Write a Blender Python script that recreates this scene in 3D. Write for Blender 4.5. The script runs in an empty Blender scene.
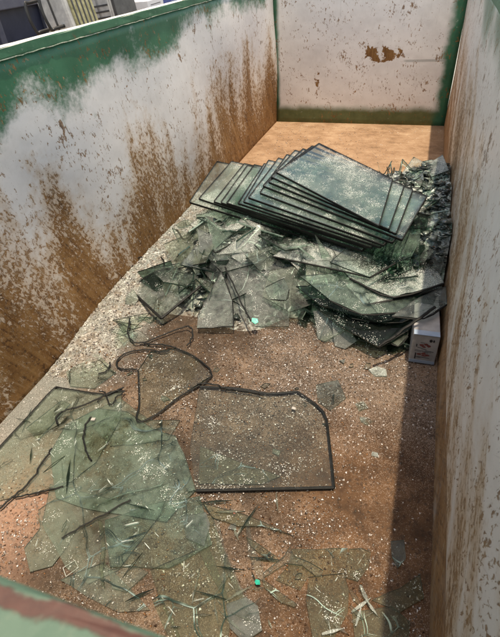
import bpy, bmesh, math, random
import numpy as np
from mathutils import Vector, Matrix, Euler

random.seed(23); rng = np.random.default_rng(7)
S = bpy.context.scene
C = S.collection
R = math.radians

# ------------------------------------------------------------------ camera
W, L, H, TOP = 2.0, 5.839, 1.44, 1.485      # inside width, length, wall height up to the rail, rail top
F_PX = 458.48
CAM_ROT = Euler((0.8921772, 0.0687568, 0.3232251), 'XYZ')
CAM_LOC = Vector((1.7368163, -5.8876268, 1.7367875))
cam_d = bpy.data.cameras.new('camera'); cam = bpy.data.objects.new('camera', cam_d); C.objects.link(cam)
cam.location = CAM_LOC; cam.rotation_euler = CAM_ROT
cam_d.sensor_width = 36; cam_d.lens = F_PX / 637 * 36; cam_d.clip_start = 0.02; cam_d.clip_end = 500
cam_d.dof.use_dof = True; cam_d.dof.focus_distance = 2.9; cam_d.dof.aperture_fstop = 11
S.camera = cam
RM = CAM_ROT.to_matrix()

def ray(px, py):
    return RM @ Vector(((px - 250) / F_PX, -(py - 318.5) / F_PX, -1))
def at(px, py, z=0.0):                      # the point at height z that the photograph shows at this pixel
    d = ray(px, py); return CAM_LOC + d * ((z - CAM_LOC.z) / d.z)
def on_plane(px, py, p0, n):
    d = ray(px, py); return CAM_LOC + d * ((p0 - CAM_LOC).dot(n) / d.dot(n))

# ------------------------------------------------------------------ node helpers
class NT:
    def __init__(self, name):
        self.m = bpy.data.materials.new(name); self.m.use_nodes = True
        self.t = self.m.node_tree; self.n = self.t.nodes; self.l = self.t.links
        self.n.clear(); self.out = self.n.new('ShaderNodeOutputMaterial')
    def put(self, sock, v):
        if v is None: return
        if isinstance(v, bpy.types.NodeSocket): self.l.new(v, sock)
        elif isinstance(v, (tuple, list)) and sock.type == 'RGBA': sock.default_value = (*v[:3], 1)
        else: sock.default_value = v
    def math(self, op, a, b=0.0, c=None, clamp=False):
        x = self.n.new('ShaderNodeMath'); x.operation = op; x.use_clamp = clamp
        self.put(x.inputs[0], a); self.put(x.inputs[1], b)
        if c is not None: self.put(x.inputs[2], c)
        return x.outputs[0]
    def add(self, a, b): return self.math('ADD', a, b)
    def sub(self, a, b): return self.math('SUBTRACT', a, b)
    def mul(self, a, b): return self.math('MULTIPLY', a, b)
    def mx(self, a, b): return self.math('MAXIMUM', a, b)
    def mn(self, a, b): return self.math('MINIMUM', a, b)
    def step(self, v, lo, hi, a=0.0, b=1.0):
        x = self.n.new('ShaderNodeMapRange'); x.interpolation_type = 'SMOOTHSTEP'
        self.put(x.inputs[0], v)
        for i, q in enumerate((lo, hi, a, b)): self.put(x.inputs[i + 1], q)
        return x.outputs[0]
    def pos(self): return self.n.new('ShaderNodeNewGeometry').outputs['Position']
    def sep(self, v):
        x = self.n.new('ShaderNodeSeparateXYZ'); self.l.new(v, x.inputs[0]); return x.outputs
    def comb(self, a, b, c):
        x = self.n.new('ShaderNodeCombineXYZ')
        for i, q in enumerate((a, b, c)): self.put(x.inputs[i], q)
        return x.outputs[0]
    def noise(self, v, scale, detail=4, rough=.55, dist=0.0, col=False):
        x = self.n.new('ShaderNodeTexNoise'); self.put(x.inputs['Vector'], v)
        x.inputs['Scale'].default_value = scale; x.inputs['Detail'].default_value = detail
        x.inputs['Roughness'].default_value = rough; x.inputs['Distortion'].default_value = dist
        return x.outputs['Color' if col else 'Fac']
    def voro(self, v, scale, feature='F1', out='Distance', rand=1.0):
        x = self.n.new('ShaderNodeTexVoronoi'); x.feature = feature; self.put(x.inputs['Vector'], v)
        x.inputs['Scale'].default_value = scale; x.inputs['Randomness'].default_value = rand
        return x.outputs[out]
    def mix(self, f, a, b, blend='MIX'):
        x = self.n.new('ShaderNodeMix'); x.data_type = 'RGBA'; x.blend_type = blend
        self.put(x.inputs[0], f); self.put(x.inputs[6], a); self.put(x.inputs[7], b)
        return x.outputs[2]
    def ramp(self, f, stops):
        x = self.n.new('ShaderNodeValToRGB'); self.put(x.inputs[0], f)
        e = x.color_ramp.elements
        while len(e) < len(stops): e.new(.5)
        for q, (p, c) in zip(e, stops): q.position = p; q.color = (*c, 1)
        return x.outputs[0]
    def bump(self, h, strength=.4, dist=.004):
        x = self.n.new('ShaderNodeBump'); self.put(x.inputs['Height'], h)
        x.inputs['Strength'].default_value = strength; x.inputs['Distance'].default_value = dist
        return x.outputs[0]
    def bsdf(self, col, rough=.6, normal=None, metal=0.0, spec=.5):
        x = self.n.new('ShaderNodeBsdfPrincipled')
        self.put(x.inputs['Base Color'], col); self.put(x.inputs['Roughness'], rough); self.put(x.inputs['Metallic'], metal)
        self.put(x.inputs['Specular IOR Level'], spec)
        if normal is not None: self.l.new(normal, x.inputs['Normal'])
        return x.outputs[0]
    def mixs(self, f, a, b):
        x = self.n.new('ShaderNodeMixShader'); self.put(x.inputs[0], f); self.l.new(a, x.inputs[1]); self.l.new(b, x.inputs[2])
        return x.outputs[0]
    def done(self, s): self.l.new(s, self.out.inputs[0]); return self.m

RUST_D, RUST_M, RUST_L = (.085, .036, .013), (.215, .105, .036), (.38, .215, .085)

def painted(name, side):
    """Old paint over steel: white spray over green, rust eating in from below. side: left / right / back."""
    t = NT(name); p = t.pos(); x, y, z = t.sep(p)
    u = x if side == 'back' else y
    flat = t.comb(u, z, 0.0)
    streak_v = t.comb(t.mul(u, 7.0), t.mul(z, .8), 3.3)
    lean = {'left': .45, 'right': .9, 'back': 0.0}[side]
    su = t.add(u, t.mul(z, lean))
    scr_v = t.comb(t.mul(su, 40.0), t.mul(t.sub(z, t.mul(u, lean * .25)), 3.0), 1.7)
    cloud = t.noise(flat, 2.3, 3)
    scal = t.noise(t.comb(t.mul(u, 2.3), t.mul(z, 2.0), 0.7), 1.0, 2.5, .45)
    streak = t.noise(streak_v, 1.0, 5, .6)
    scr = t.noise(scr_v, 1.0, 5, .65)
    fine = t.noise(flat, 34, 6, .7)
    mid = t.noise(flat, 9, 5, .62, .4)
    # white with greyish dirt
    white = t.ramp(t.add(t.mul(cloud, .6), t.mul(t.noise(flat, 14, 6, .65), .4)), [(.28, (.66, .635, .60)), (.5, (.79, .77, .74)), (.75, (.84, .825, .80))])
    white = t.mix(t.step(scr, .62, .75, 0, .35), white, (.36, .33, .30))
    if side == 'right': white = t.mix(1.0, white, (.97, .93, .87), 'MULTIPLY')
    green = t.ramp(t.noise(flat, 5, 5, .6), [(.3, (.022, .115, .06)), (.7, (.045, .18, .10))])
    if side == 'left':
        e = t.add(z, t.add(t.mul(t.sub(scal, .5), .55), t.add(t.mul(t.sub(cloud, .5), .2), t.mul(t.add(y, 2.0), -.045))))
        g = t.step(t.add(e, t.add(t.mul(t.sub(fine, .5), .22), t.mul(t.sub(mid, .5), .16))), 1.22, 1.40)
    elif side == 'right':
        e = t.add(z, t.mul(t.sub(scal, .5), .6))
        g = t.step(e, 1.26, 1.46, 0, .8)
    else:
        rag = t.mul(t.sub(t.noise(flat, 4.5, 4, .55), .5), .16)
        gr = t.step(t.add(x, rag), 1.84, 1.93)
        gl = t.step(t.add(x, t.mul(rag, .3)), .075, .02)
        gb = t.step(t.add(z, t.mul(rag, .5)), .23, .13)
        gt = t.step(z, 1.33, 1.43)
        g = t.mx(t.mx(gr, gl), t.mx(gb, gt))
        green = t.mix(t.mul(gb, t.sub(1.0, gr)), green, t.ramp(t.noise(flat, 8, 5, .7), [(.3, (.07, .09, .035)), (.7, (.13, .15, .065))]))
    col = t.mix(g, white, green)
    # chips that show the white / steel through the green
    col = t.mix(t.mul(g, t.step(t.noise(flat, 26, 4, .7), .66, .72, 0, .75)), col, (.45, .52, .45))
    # rust
    if side == 'left':
        low = t.sub(.62, z)
        bands = t.noise(t.comb(t.mul(u, 3.1), t.mul(z, .5), 5.0), 1.0, 2, .5)
        speckle = t.noise(t.comb(t.mul(su, 55.0), t.mul(z, 26.0), 2.0), 1.0, 4, .75, .6)
        s = t.add(t.add(t.mul(low, .62), t.mul(t.sub(bands, .5), 1.25)), t.add(t.mul(t.sub(streak, .5), .55), t.mul(t.sub(mid, .5), .55)))
        s = t.sub(t.add(s, t.mul(t.step(y, -2.6, -.6), .16)), t.step(z, 1.02, 1.32, 0, .7))
        rust = t.step(t.add(s, t.add(t.mul(t.sub(fine, .5), 1.1), t.mul(t.sub(speckle, .5), 1.5))), .05, .20)
        rust = t.mx(rust, t.mul(t.step(t.add(s, t.mul(t.sub(scr, .5), .8)),   .30, .62), .6))
        sp = .592
    elif side == 'right':
        low = t.mul(t.sub(.55, z), .34)
        ln = t.add(t.mul(u, .80), t.mul(z, .60)); cr = t.sub(t.mul(z, .80), t.mul(u, .60))      # streaks lean along the wall
        speckle = t.noise(t.comb(t.mul(cr, 70.0), t.mul(ln, 20.0), 2.0), 1.0, 4, .75, .4)
        bands = t.noise(t.comb(t.mul(cr, 6.0), t.mul(ln, .9), 5.0), 1.0, 3, .6)
        s = t.add(t.add(low, t.mul(t.sub(bands, .5), 1.3)), t.add(t.mul(t.sub(streak, .5), .35), t.mul(t.sub(mid, .5), .4)))
        s = t.add(s, t.sub(t.mul(t.step(y, -4.4, -2.2), .14), t.step(z, .9, 1.3, 0, .22)))
        rust = t.step(t.add(s, t.add(t.mul(t.sub(fine, .5), 1.0), t.mul(t.sub(speckle, .5), 1.5))), .05, .26, 0, .9)
        rust = t.mx(rust, t.mul(t.step(z, .318, .296), t.step(mid, .25, .6, .6, .95)))
        sp = .572
    else:
        # one worn patch in the middle, and scattered chips
        dx = t.mul(t.sub(x, 1.21), 1 / .27); dz = t.mul(t.sub(z, .735), 1 / .10)
        r2 = t.add(t.mul(dx, dx), t.mul(dz, dz))
        dx2 = t.mul(t.sub(x, .50), 1 / .05); dz2 = t.mul(t.sub(z, .50), 1 / .12)
        q2 = t.add(t.mul(dx2, dx2), t.mul(dz2, dz2))
        blob = t.mx(t.step(r2, 1.5, .1), t.mul(t.step(q2, 1.4, .1), .85))
        s = t.add(t.mul(t.sub(mid, .5), 1.5), t.add(t.mul(t.sub(streak, .5), .6), t.mul(blob, .42)))
        rust = t.step(t.add(s, t.mul(t.sub(fine, .5), .55)), .33, .40)
        sp = .590
    chips = t.noise(t.comb(t.mul(t.add(u, t.mul(z, lean * .4)), 62.0), t.mul(z, 30.0), 9.1), 1.0, 3, .6, .8)
    dens = t.add(t.mul(t.sub(cloud, .5), .30), t.mul(t.sub(mid, .5), .45))
    rust = t.mx(rust, t.step(t.add(t.add(t.mul(chips, .72), t.mul(fine, .28)), dens), sp, sp + .05, 0, .85))
    big_c = t.noise(t.comb(t.mul(u, 13.0), t.mul(z, 10.0), 4.4), 1.0, 6, .72, .5)
    rust = t.mx(rust, t.step(t.add(big_c, t.mul(dens, .6)), .655, .675, 0, .9))
    rc = t.ramp(t.add(t.mul(t.noise(flat, 6, 6, .7), .45), t.add(t.mul(scr, .40), t.mul(fine, .15))), [(.34, RUST_D), (.48, RUST_M), (.66, RUST_L)])
    if side == 'back':                                               # a long dull scrape where something rubbed along
        sc_ = t.mul(t.mul(t.step(x, 1.44, 1.5), t.step(x, 1.92, 1.86)), t.mul(t.step(t.add(z, t.mul(t.sub(mid, .5), .012)), .655, .662), t.step(t.add(z, t.mul(t.sub(mid, .5), .012)), .685, .677)))
        col = t.mix(t.mul(sc_, .7), col, (.36, .37, .35))
    if side != 'back':
        # orange bloom in the paint around the rust
        bloom = t.step(t.add(s, t.mul(t.sub(fine, .5), .35)), -.20, .14, 0, .6)
        col = t.mix(bloom, col, (.47, .285, .12))
        # pale scrape marks through the rust
        rc = t.mix(t.step(scr, .60, .70, 0, .6), rc, (.34, .25, .17))
    if side != 'back':                                               # flaking: paint scraps left in the rust, dark pits and orange scale
        rc = t.mix(t.step(t.add(speckle, t.mul(t.sub(mid, .5), .3)), .57, .63, 0, .65), rc, (.44, .33, .22))
        rc = t.mix(t.step(t.add(fine, t.mul(t.sub(scr, .5), .6)), .44, .36, 0, .7), rc, (.055, .024, .010))
        rc = t.mix(t.step(t.noise(flat, 70, 4, .7), .55, .62, 0, .5), rc, (.40, .20, .065))
    col = t.mix(rust, col, rc)
    h = t.add(t.add(t.mul(rust, -.5), t.mul(t.noise(flat, 2.7, 2), 5.0)), t.add(t.mul(fine, .35), t.mul(scr, .3)))
    return t.done(t.bsdf(col, t.step(rust, 0, 1, .45, .85), t.bump(h, .5, .003), spec=.35))

def floor_material():
    t = NT('rusty_floor_steel'); p = t.pos(); x, y, z = t.sep(p)
    big = t.noise(p, 1.6, 5, .6); mid = t.noise(p, 7, 6, .65); fine = t.noise(p, 60, 5, .7)
    scr = t.noise(t.comb(t.mul(x, 3.0), t.mul(y, 24.0), 0.0), 1.0, 5, .6)
    scr2 = t.noise(t.comb(t.mul(t.add(x, t.mul(y, .6)), 50.0), t.mul(t.sub(y, t.mul(x, .6)), 2.0), 0.0), 1.0, 4, .6)
    clean = t.ramp(t.add(t.mul(mid, .35), t.add(t.add(t.mul(scr, .18), t.mul(fine, .2)), t.mul(big, .32))), [(.40, (.13, .075, .042)), (.52, (.27, .165, .098)), (.66, (.40, .275, .18))])
    clean = t.mix(t.step(scr2, .62, .72, 0, .4), clean, (.55, .40, .27))
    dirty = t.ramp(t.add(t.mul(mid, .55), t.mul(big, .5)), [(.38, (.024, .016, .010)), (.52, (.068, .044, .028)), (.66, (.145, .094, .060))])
    orange = t.ramp(mid, [(.35, (.062, .027, .010)), (.65, (.16, .072, .027))])
    o = t.mul(t.step(x, 1.25, 1.7), t.step(t.add(y, t.mul(t.sub(mid, .5), .9)), -4.2, -4.75))
    dirty = t.mix(t.mul(o, .65), dirty, orange)
    pink = t.ramp(fine, [(.3, (.25, .13, .09)), (.7, (.45, .27, .19))])
    pk = t.mul(t.step(x, .75, .35), t.step(y, -4.9, -5.15))
    dirty = t.mix(t.mul(pk, .8), dirty, pink)
    # ground-in glass grit
    vc = t.voro(p, 430, out='Color'); vr = t.sep(vc)[0]
    v2 = t.sep(t.voro(p, 110, out='Color'))[1]
    pkx = t.mul(t.mul(t.step(x, .9, 1.3), t.step(y, -4.9, -4.4)), .30)
    g = t.step(t.add(t.add(vr, pkx), t.add(t.mul(t.sub(big, .5), .8), t.mul(t.sub(mid, .5), .5))), .80, .98, 0, .5)
    dirty = t.mix(g, dirty, (.38, .30, .25))
    dirty = t.mix(t.step(v2, .0, .25, .55, 0), dirty, (.03, .018, .011))
    ash = t.mul(t.step(t.add(x, t.add(t.mul(t.sub(mid, .5), .7), t.mul(t.sub(fine, .5), .3))), .50, .10), t.step(y, -2.2, -2.8))
    dirty = t.mix(t.mul(ash, .7), dirty, t.ramp(vr, [(0, (.11, .115, .10)), (1, (.40, .41, .38))]))
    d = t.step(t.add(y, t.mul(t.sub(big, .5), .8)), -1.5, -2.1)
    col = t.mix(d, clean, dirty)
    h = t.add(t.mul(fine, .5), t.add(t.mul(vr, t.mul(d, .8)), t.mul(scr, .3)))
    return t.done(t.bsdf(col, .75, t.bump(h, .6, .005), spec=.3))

def rail_material(name, worn):
    t = NT(name); p = t.pos(); x, y, z = t.sep(p)
    n = t.noise(p, 6, 6, .65); f = t.noise(p, 45, 5, .7)
    nz = t.sep(t.n.new('ShaderNodeNewGeometry').outputs['Normal'])[2]
    if worn == 'white':            # green flank; sunlight on the top painted in as a pale colour
        base = t.ramp(n, [(.3, (.02, .11, .055)), (.7, (.05, .19, .105))])
        base = t.mix(t.step(f, .60, .70, 0, .5), base, (.30, .38, .30))
        sunlit_top = t.step(t.add(nz, t.mul(t.sub(n, .5), .5)), .35, .8)
        base = t.mix(sunlit_top, base, t.ramp(f, [(.3, (.55, .54, .48)), (.7, (.80, .79, .74))]))
        base = t.mix(t.mul(sunlit_top, t.step(n, .60, .66, 0, .7)), base, (.25, .14, .07))
        base = t.mix(t.step(t.noise(t.comb(t.mul(y, 2.0), z, x), 7, 4), .66, .72, 0, .7), base, (.20, .10, .05))
        return t.done(t.bsdf(base, .55, t.bump(t.add(n, f), .3, .003)))
    base = t.ramp(n, [(.3, (.045, .092, .062)), (.7, (.085, .145, .102))])
    base = t.mix(t.step(f, .58, .72, 0, .35), base, (.15, .175, .125))
    e = t.add(t.add(y, t.mul(t.sub(x, 1.5), -.03)), t.mul(t.sub(t.noise(p, 28, 5, .65), .5), .016))
    band = t.mul(t.step(e, -L - .0115, -L - .0085), t.step(e, -L - .0005, -L - .0035))
    patch = t.mx(t.mul(band, t.step(n, .30, .42)), t.step(t.noise(p, 17, 5, .6), .63, .68, 0, .85))
    patch = t.mx(patch, t.mul(t.step(t.add(x, t.mul(t.sub(f, .5), .05)), 1.625, 1.67), t.mul(t.step(e, -L - .004, -L - .012), .9)))
    base = t.mix(patch, base, t.ramp(f, [(.3, (.036, .012, .008)), (.7, (.085, .032, .021))]))
    return t.done(t.bsdf(base, .6, t.bump(t.add(t.mul(patch, -.6), f), .4, .002)))

def glass(name, tint, dust, speck, dcol=(.50, .53, .51), cracks=False):
    """Sheet glass: clear body, mirror by angle, settled dust and grit on its faces, and painted streak glints."""
    t = NT(name); p = t.pos(); px_, py_, pz_ = t.sep(p)
    tr = t.n.new('ShaderNodeBsdfTransparent'); tr.inputs[0].default_value = (*tint, 1)
    gl = t.n.new('ShaderNodeBsdfGlossy'); gl.inputs['Roughness'].default_value = .10
    lw = t.n.new('ShaderNodeLayerWeight'); lw.inputs[0].default_value = .5
    wob = t.bump(t.noise(p, 5, 2), .15, .02); t.l.new(wob, gl.inputs['Normal'])
    f = t.add(.016, t.mul(t.math('POWER', lw.outputs['Facing'], 4.5), .8))
    s = t.mixs(f, tr.outputs[0], gl.outputs[0])
    n = t.noise(p, 4.5, 5, .62); n2 = t.noise(p, 30, 4, .65)
    clump = t.add(t.mul(t.sub(n, .5), 1.1), t.mul(t.sub(t.noise(p, 16, 4, .6), .5), .9))
    c1 = t.sep(t.voro(p, 300, out='Color'))[0]; v1 = t.voro(p, 300); c2 = t.sep(t.voro(p, 120, out='Color'))[0]; v2 = t.voro(p, 120)
    streak = t.noise(t.comb(t.mul(t.add(px_, py_), 14.0), t.mul(t.sub(px_, py_), 130.0), pz_), 1.0, 3)
    film = t.mul(t.step(t.add(t.mul(t.noise(p, 2.2, 3, .55), .45), t.add(t.mul(n, .4), t.mul(n2, .2))), .42, .62), dust)
    d1 = t.mul(t.step(t.add(c1, t.mul(clump, 1.0)), 1.06 - speck, 1.12 - speck), t.step(v1, .55, .35))
    d2 = t.mul(t.step(t.add(c2, t.mul(clump, .7)), 1.06 - speck * .25, 1.10 - speck * .25), t.step(v2, .40, .22))
    glints = t.mul(t.step(t.add(streak, t.mul(clump, .12)), .70, .76), .5)  # white streaks painted on as glints of the glass
    dots = t.mx(t.mx(d1, d2), glints)
    dif = t.n.new('ShaderNodeBsdfDiffuse')
    t.put(dif.inputs[0], t.mix(dots, t.ramp(n2, [(.3, tuple(c * .7 for c in dcol)), (.7, dcol)]), (.80, .81, .79)))
    s = t.mixs(t.mx(film, t.mul(dots, .85)), s, dif.outputs[0])
    if cracks:                                                        # long wandering cracks, dark on one side and bright on the other
        wv = t.n.new('ShaderNodeVectorMath'); wv.operation = 'ADD'; t.l.new(p, wv.inputs[0])
        sv = t.n.new('ShaderNodeVectorMath'); sv.operation = 'SCALE'; sv.inputs[3].default_value = .16; t.l.new(t.noise(p, 3.0, 2, col=True), sv.inputs[0]); t.l.new(sv.outputs[0], wv.inputs[1])
        e = t.voro(wv.outputs[0], 3.3, 'DISTANCE_TO_EDGE'); e2 = t.voro(wv.outputs[0], 8.0, 'DISTANCE_TO_EDGE')
        gate = t.step(t.noise(p, 3.7, 1), .42, .50)
        def hair(ang, k, seed):                                       # sparse straight white hairline splinters
            ca, sa = math.cos(ang), math.sin(ang)
            la = t.add(t.mul(px_, ca), t.mul(py_, sa)); lb = t.sub(t.mul(py_, ca), t.mul(px_, sa))
            return t.step(t.noise(t.comb(t.mul(la, 9.0), t.mul(lb, k), t.add(t.mul(pz_, 6.0), seed)), 1.0, 2, .5), .725, .76)
        fan = t.mx(t.mx(hair(.5, 120.0, 1.0), hair(1.9, 140.0, 5.0)), t.mx(hair(2.7, 110.0, 9.0), hair(1.15, 150.0, 13.0)))
        ck = t.mx(t.mul(t.step(e, .0058, .0032), t.step(t.noise(p, 2.3, 1), .40, .46)), t.mul(t.step(e2, .010, .005), t.mul(gate, t.step(t.noise(p, 6.1, 1), .50, .56))))
        d2_ = t.n.new('ShaderNodeBsdfGlossy'); d2_.inputs['Roughness'].default_value = .3
        t.put(d2_.inputs[0], t.mix(t.step(t.noise(p, 9, 2), .45, .6), (.02, .04, .032), (.30, .40, .35)))
        s = t.mixs(t.mul(ck, .8), s, d2_.outputs[0])
        wd = t.n.new('ShaderNodeBsdfDiffuse'); wd.inputs[0].default_value = (.62, .68, .65, 1)
        s = t.mixs(t.mul(fan, .6), s, wd.outputs[0])
    return t.done(s)

def plain(name, c0, c1, rough=.6, scale=12, bump=.2, metal=0.0, spec=.5):
    t = NT(name); p = t.pos(); n = t.noise(p, scale, 5, .65)
    return t.done(t.bsdf(t.ramp(n, [(.3, c0), (.7, c1)]), rough, t.bump(n, bump, .004), metal, spec))

def grit(name, stops, rough=.35, spec=.5):
    t = NT(name); g = t.n.new('ShaderNodeNewGeometry')
    return t.done(t.bsdf(t.ramp(g.outputs['Random Per Island'], stops), rough, spec=spec))

def heap_material():
    t = NT('crushed_glass'); p = t.pos(); x, y, z = t.sep(p)
    c = t.sep(t.voro(p, 70, out='Color')); c2 = t.sep(t.voro(p, 22, out='Color')); n = t.noise(p, 5, 5, .6)
    v = t.add(t.mul(c[0], .45), t.add(t.mul(c2[1], .3), t.mul(n, .35)))
    col = t.ramp(v, [(.3, (.012, .016, .014)), (.5, (.07, .085, .078)), (.8, (.36, .40, .375))])  # near-black stops put the shade of the gaps into the colour
    col = t.mix(t.mul(t.step(n, .5, .62), .35), col, (.16, .34, .27))
    col = t.mix(t.step(x, .70, .35, 0, .9), col, t.ramp(t.sep(t.voro(p, 260, out='Color'))[0], [(0, (.09, .10, .09)), (.7, (.28, .305, .28)), (1, (.60, .63, .60))]))
    col = t.mix(t.mul(t.step(t.noise(p, 11, 5, .7), .46, .60), t.step(x, .8, .45, 0, .6)), col, (.17, .125, .085))
    col = t.mix(t.step(y, -3.35, -4.1, 0, .3), col, (.26, .20, .15))
    return t.done(t.bsdf(col, .4, t.bump(t.add(c[0], c2[0]), .8, .012)))

M = dict(
    left=painted('white_over_green_paint_rusting', 'left'), right=painted('scraped_white_paint', 'right'), back=painted('chipped_white_paint', 'back'),
    floor=floor_material(), rail=rail_material('green_rail_paint', 'white'), front_rail=rail_material('green_rail_paint_worn_red', 'red'),
    clear=glass('dusty_clear_glass', (.95, .972, .955), .03, .012, (.26, .27, .23)), film=glass('filmed_glass', (.925, .955, .93), .20, .02, (.29, .33, .275), True),
    green=glass('greenish_glass', (.875, .94, .908), .22, .022, (.26, .34, .29), True), grey=glass('grey_dusty_glass', (.84, .88, .865), .33, .05, (.27, .29, .278), True),
    white=glass('white_dusted_glass', (.86, .915, .89), .42, .20, (.54, .58, .555), True), dark=glass('shade_dark_glass', (.38, .48, .44), .05, .03, (.10, .135, .12)),  # dark: tint deepened to put the cavity's shade into the glass
    sheet=glass('stacked_sheet_glass', (.95, .976, .964), .07, .09, (.42, .48, .45)), top_sheet=glass('gritty_sheet_glass', (.90, .93, .915), .12, .17, (.34, .36, .35)),
    brown=glass('floor_glass', (.90, .93, .875), .14, .02, (.20, .20, .145), True),
    cut=plain('glass_cut_edge', (.006, .017, .013), (.03, .07, .055), .18, 30, .5, spec=.7), cutlight=plain('glass_break_edge', (.10, .16, .13), (.30, .40, .34), .2, 40, .5, spec=.7),
    seal=plain('black_edge_seal', (.004, .005, .005), (.014, .015, .015), .6, 40, .5, spec=.2),
    teal=plain('teal_refraction', (.0, .30, .22), (.02, .55, .42), .15, 60, .3, spec=.8), red=plain('red_plastic', (.45, .05, .03), (.6, .1, .05), .5),  # teal stands in for light refracted inside the glass
    chip=plain('frosted_chip', (.28, .27, .25), (.42, .40, .38), .45, 40, .4), heap=heap_material(),
    crumb=grit('glass_crumb', [(0, (.08, .065, .052)), (.4, (.24, .205, .18)), (.75, (.52, .47, .44)), (1, (.88, .87, .86))], .2, .8),
    bits=grit('broken_glass_bits', [(0, (.012, .017, .015)), (.5, (.055, .072, .063)), (.85, (.19, .23, .21)), (1, (.66, .71, .68))], .18, .8),
    flake=grit('rust_flake', [(0, (.03, .015, .01)), (.4, (.11, .05, .025)), (.75, (.22, .10, .045)), (1, (.36, .20, .10))], .8, .2),
    ground=plain('yard_concrete', (.22, .215, .205), (.34, .33, .31), .9, 3, .3), outer=plain('green_outer_paint', (.02, .10, .055), (.05, .17, .10), .55, 4),
    navy=plain('navy_paint', (.022, .026, .05), (.045, .05, .085), .5, 5), navy_rib=plain('navy_paint_pale', (.07, .075, .11), (.12, .125, .16), .5, 8),  # ribs and rails get a paler navy than the walls
    grey_box=plain('pale_grey_plastic', (.40, .40, .40), (.62, .62, .60), .5, 18), grey_dark=plain('dark_grey_plastic', (.05, .05, .052), (.10, .10, .10), .5, 14),
    black=plain('black_rubber', (.012, .012, .013), (.03, .03, .03), .5), yellow=plain('faded_yellow_board', (.20, .19, .09), (.50, .47, .28), .7, 22),
    wood=plain('crate_timber', (.20, .13, .07), (.34, .24, .14), .8, 9), paper=plain('white_card', (.70, .71, .73), (.80, .80, .82), .6, 9),
    blue=plain('blue_plastic', (.10, .14, .38), (.17, .22, .48), .4), card=plain('printed_white_card', (.24, .235, .235), (.46, .45, .45), .6, 9),
    cardblue=plain('printed_blue', (.22, .30, .42), (.34, .42, .53), .5), ink=plain('black_ink', (.015, .014, .016), (.04, .035, .04), .6), inkred=plain('dark_red_ink', (.12, .03, .03), (.26, .08, .07), .6),
    etch=plain('etched_white', (.30, .33, .30), (.46, .48, .45), .6),
)

# ------------------------------------------------------------------ object helpers
def link(name, me, mats, parent=None):
    for m in (mats if isinstance(mats, (list, tuple)) else [mats]): me.materials.append(m)
    o = bpy.data.objects.new(name, me); C.objects.link(o)
    if parent: o.parent = parent
    return o
def tag(o, label=None, cat=None, group=None, kind=None):
    if label: o['label'] = label
    if cat: o['category'] = cat
    if group: o['group'] = group
    if kind: o['kind'] = kind
    return o
def thing(name, label, cat, loc=(0, 0, 0), group=None, rot=(0, 0, 0)):
    o = bpy.data.objects.new(name, None); C.objects.link(o); o.location = loc; o.rotation_euler = rot; o.empty_display_size = .1
    return tag(o, label, cat, group)
def mesh_of(bm, name, smooth=False):
    bmesh.ops.recalc_face_normals(bm, faces=bm.faces[:])
    me = bpy.data.meshes.new(name); bm.to_mesh(me); bm.free()
    if smooth:
        for f in me.polygons: f.use_smooth = True
    return me
def box(bm, x0, x1, y0, y1, z0, z1, bevel=0.0, mi=0):
    r = bmesh.ops.create_cube(bm, size=1)
    for v in r['verts']: v.co = Vector((x0 + (v.co.x + .5) * (x1 - x0), y0 + (v.co.y + .5) * (y1 - y0), z0 + (v.co.z + .5) * (z1 - z0)))
    fs = {f for v in r['verts'] for f in v.link_faces}
    for f in fs: f.material_index = mi
    if bevel:
        bmesh.ops.bevel(bm, geom=list({e for f in fs for e in f.edges}), offset=bevel, segments=2, affect='EDGES', profile=.6)
def box_part(name, dims, mat, parent, bevel=0.0):
    bm = bmesh.new(); box(bm, *dims, bevel); return link(name, mesh_of(bm, name), mat, parent)
def tube(bm, pts, r, seg=8, flat=1.0):
    """A swept strip or tube along a polyline."""
    pts = [Vector(p) for p in pts]; rings = []
    for i, p in enumerate(pts):
        d = (pts[min(i + 1, len(pts) - 1)] - pts[max(i - 1, 0)]).normalized()
        up = Vector((0, 0, 1)) if abs(d.z) < .9 else Vector((1, 0, 0))
        s = d.cross(up).normalized(); u = s.cross(d)
        rings.append([bm.verts.new(p + s * math.cos(a) * r + u * math.sin(a) * r * flat) for a in (2 * math.pi * k / seg + math.pi / seg for k in range(seg))])
    for a, b in zip(rings, rings[1:]):
        for k in range(seg): bm.faces.new((a[k], a[(k + 1) % seg], b[(k + 1) % seg], b[k]))
    bm.faces.new(rings[0][::-1]); bm.faces.new(rings[-1])
def curve_pts(pts, n=4):
    """Catmull-Rom through the points."""
    P = [Vector(p) for p in pts]; out = []
    for i in range(len(P) - 1):
        a, b, c, d = P[max(i - 1, 0)], P[i], P[i + 1], P[min(i + 2, len(P) - 1)]
        for k in range(n):
            t = k / n
            out.append(.5 * ((2 * b) + (c - a) * t + (2 * a - 5 * b + 4 * c - d) * t * t + (3 * b - a - 3 * c + d) * t ** 3))
    out.append(P[-1]); return out

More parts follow.
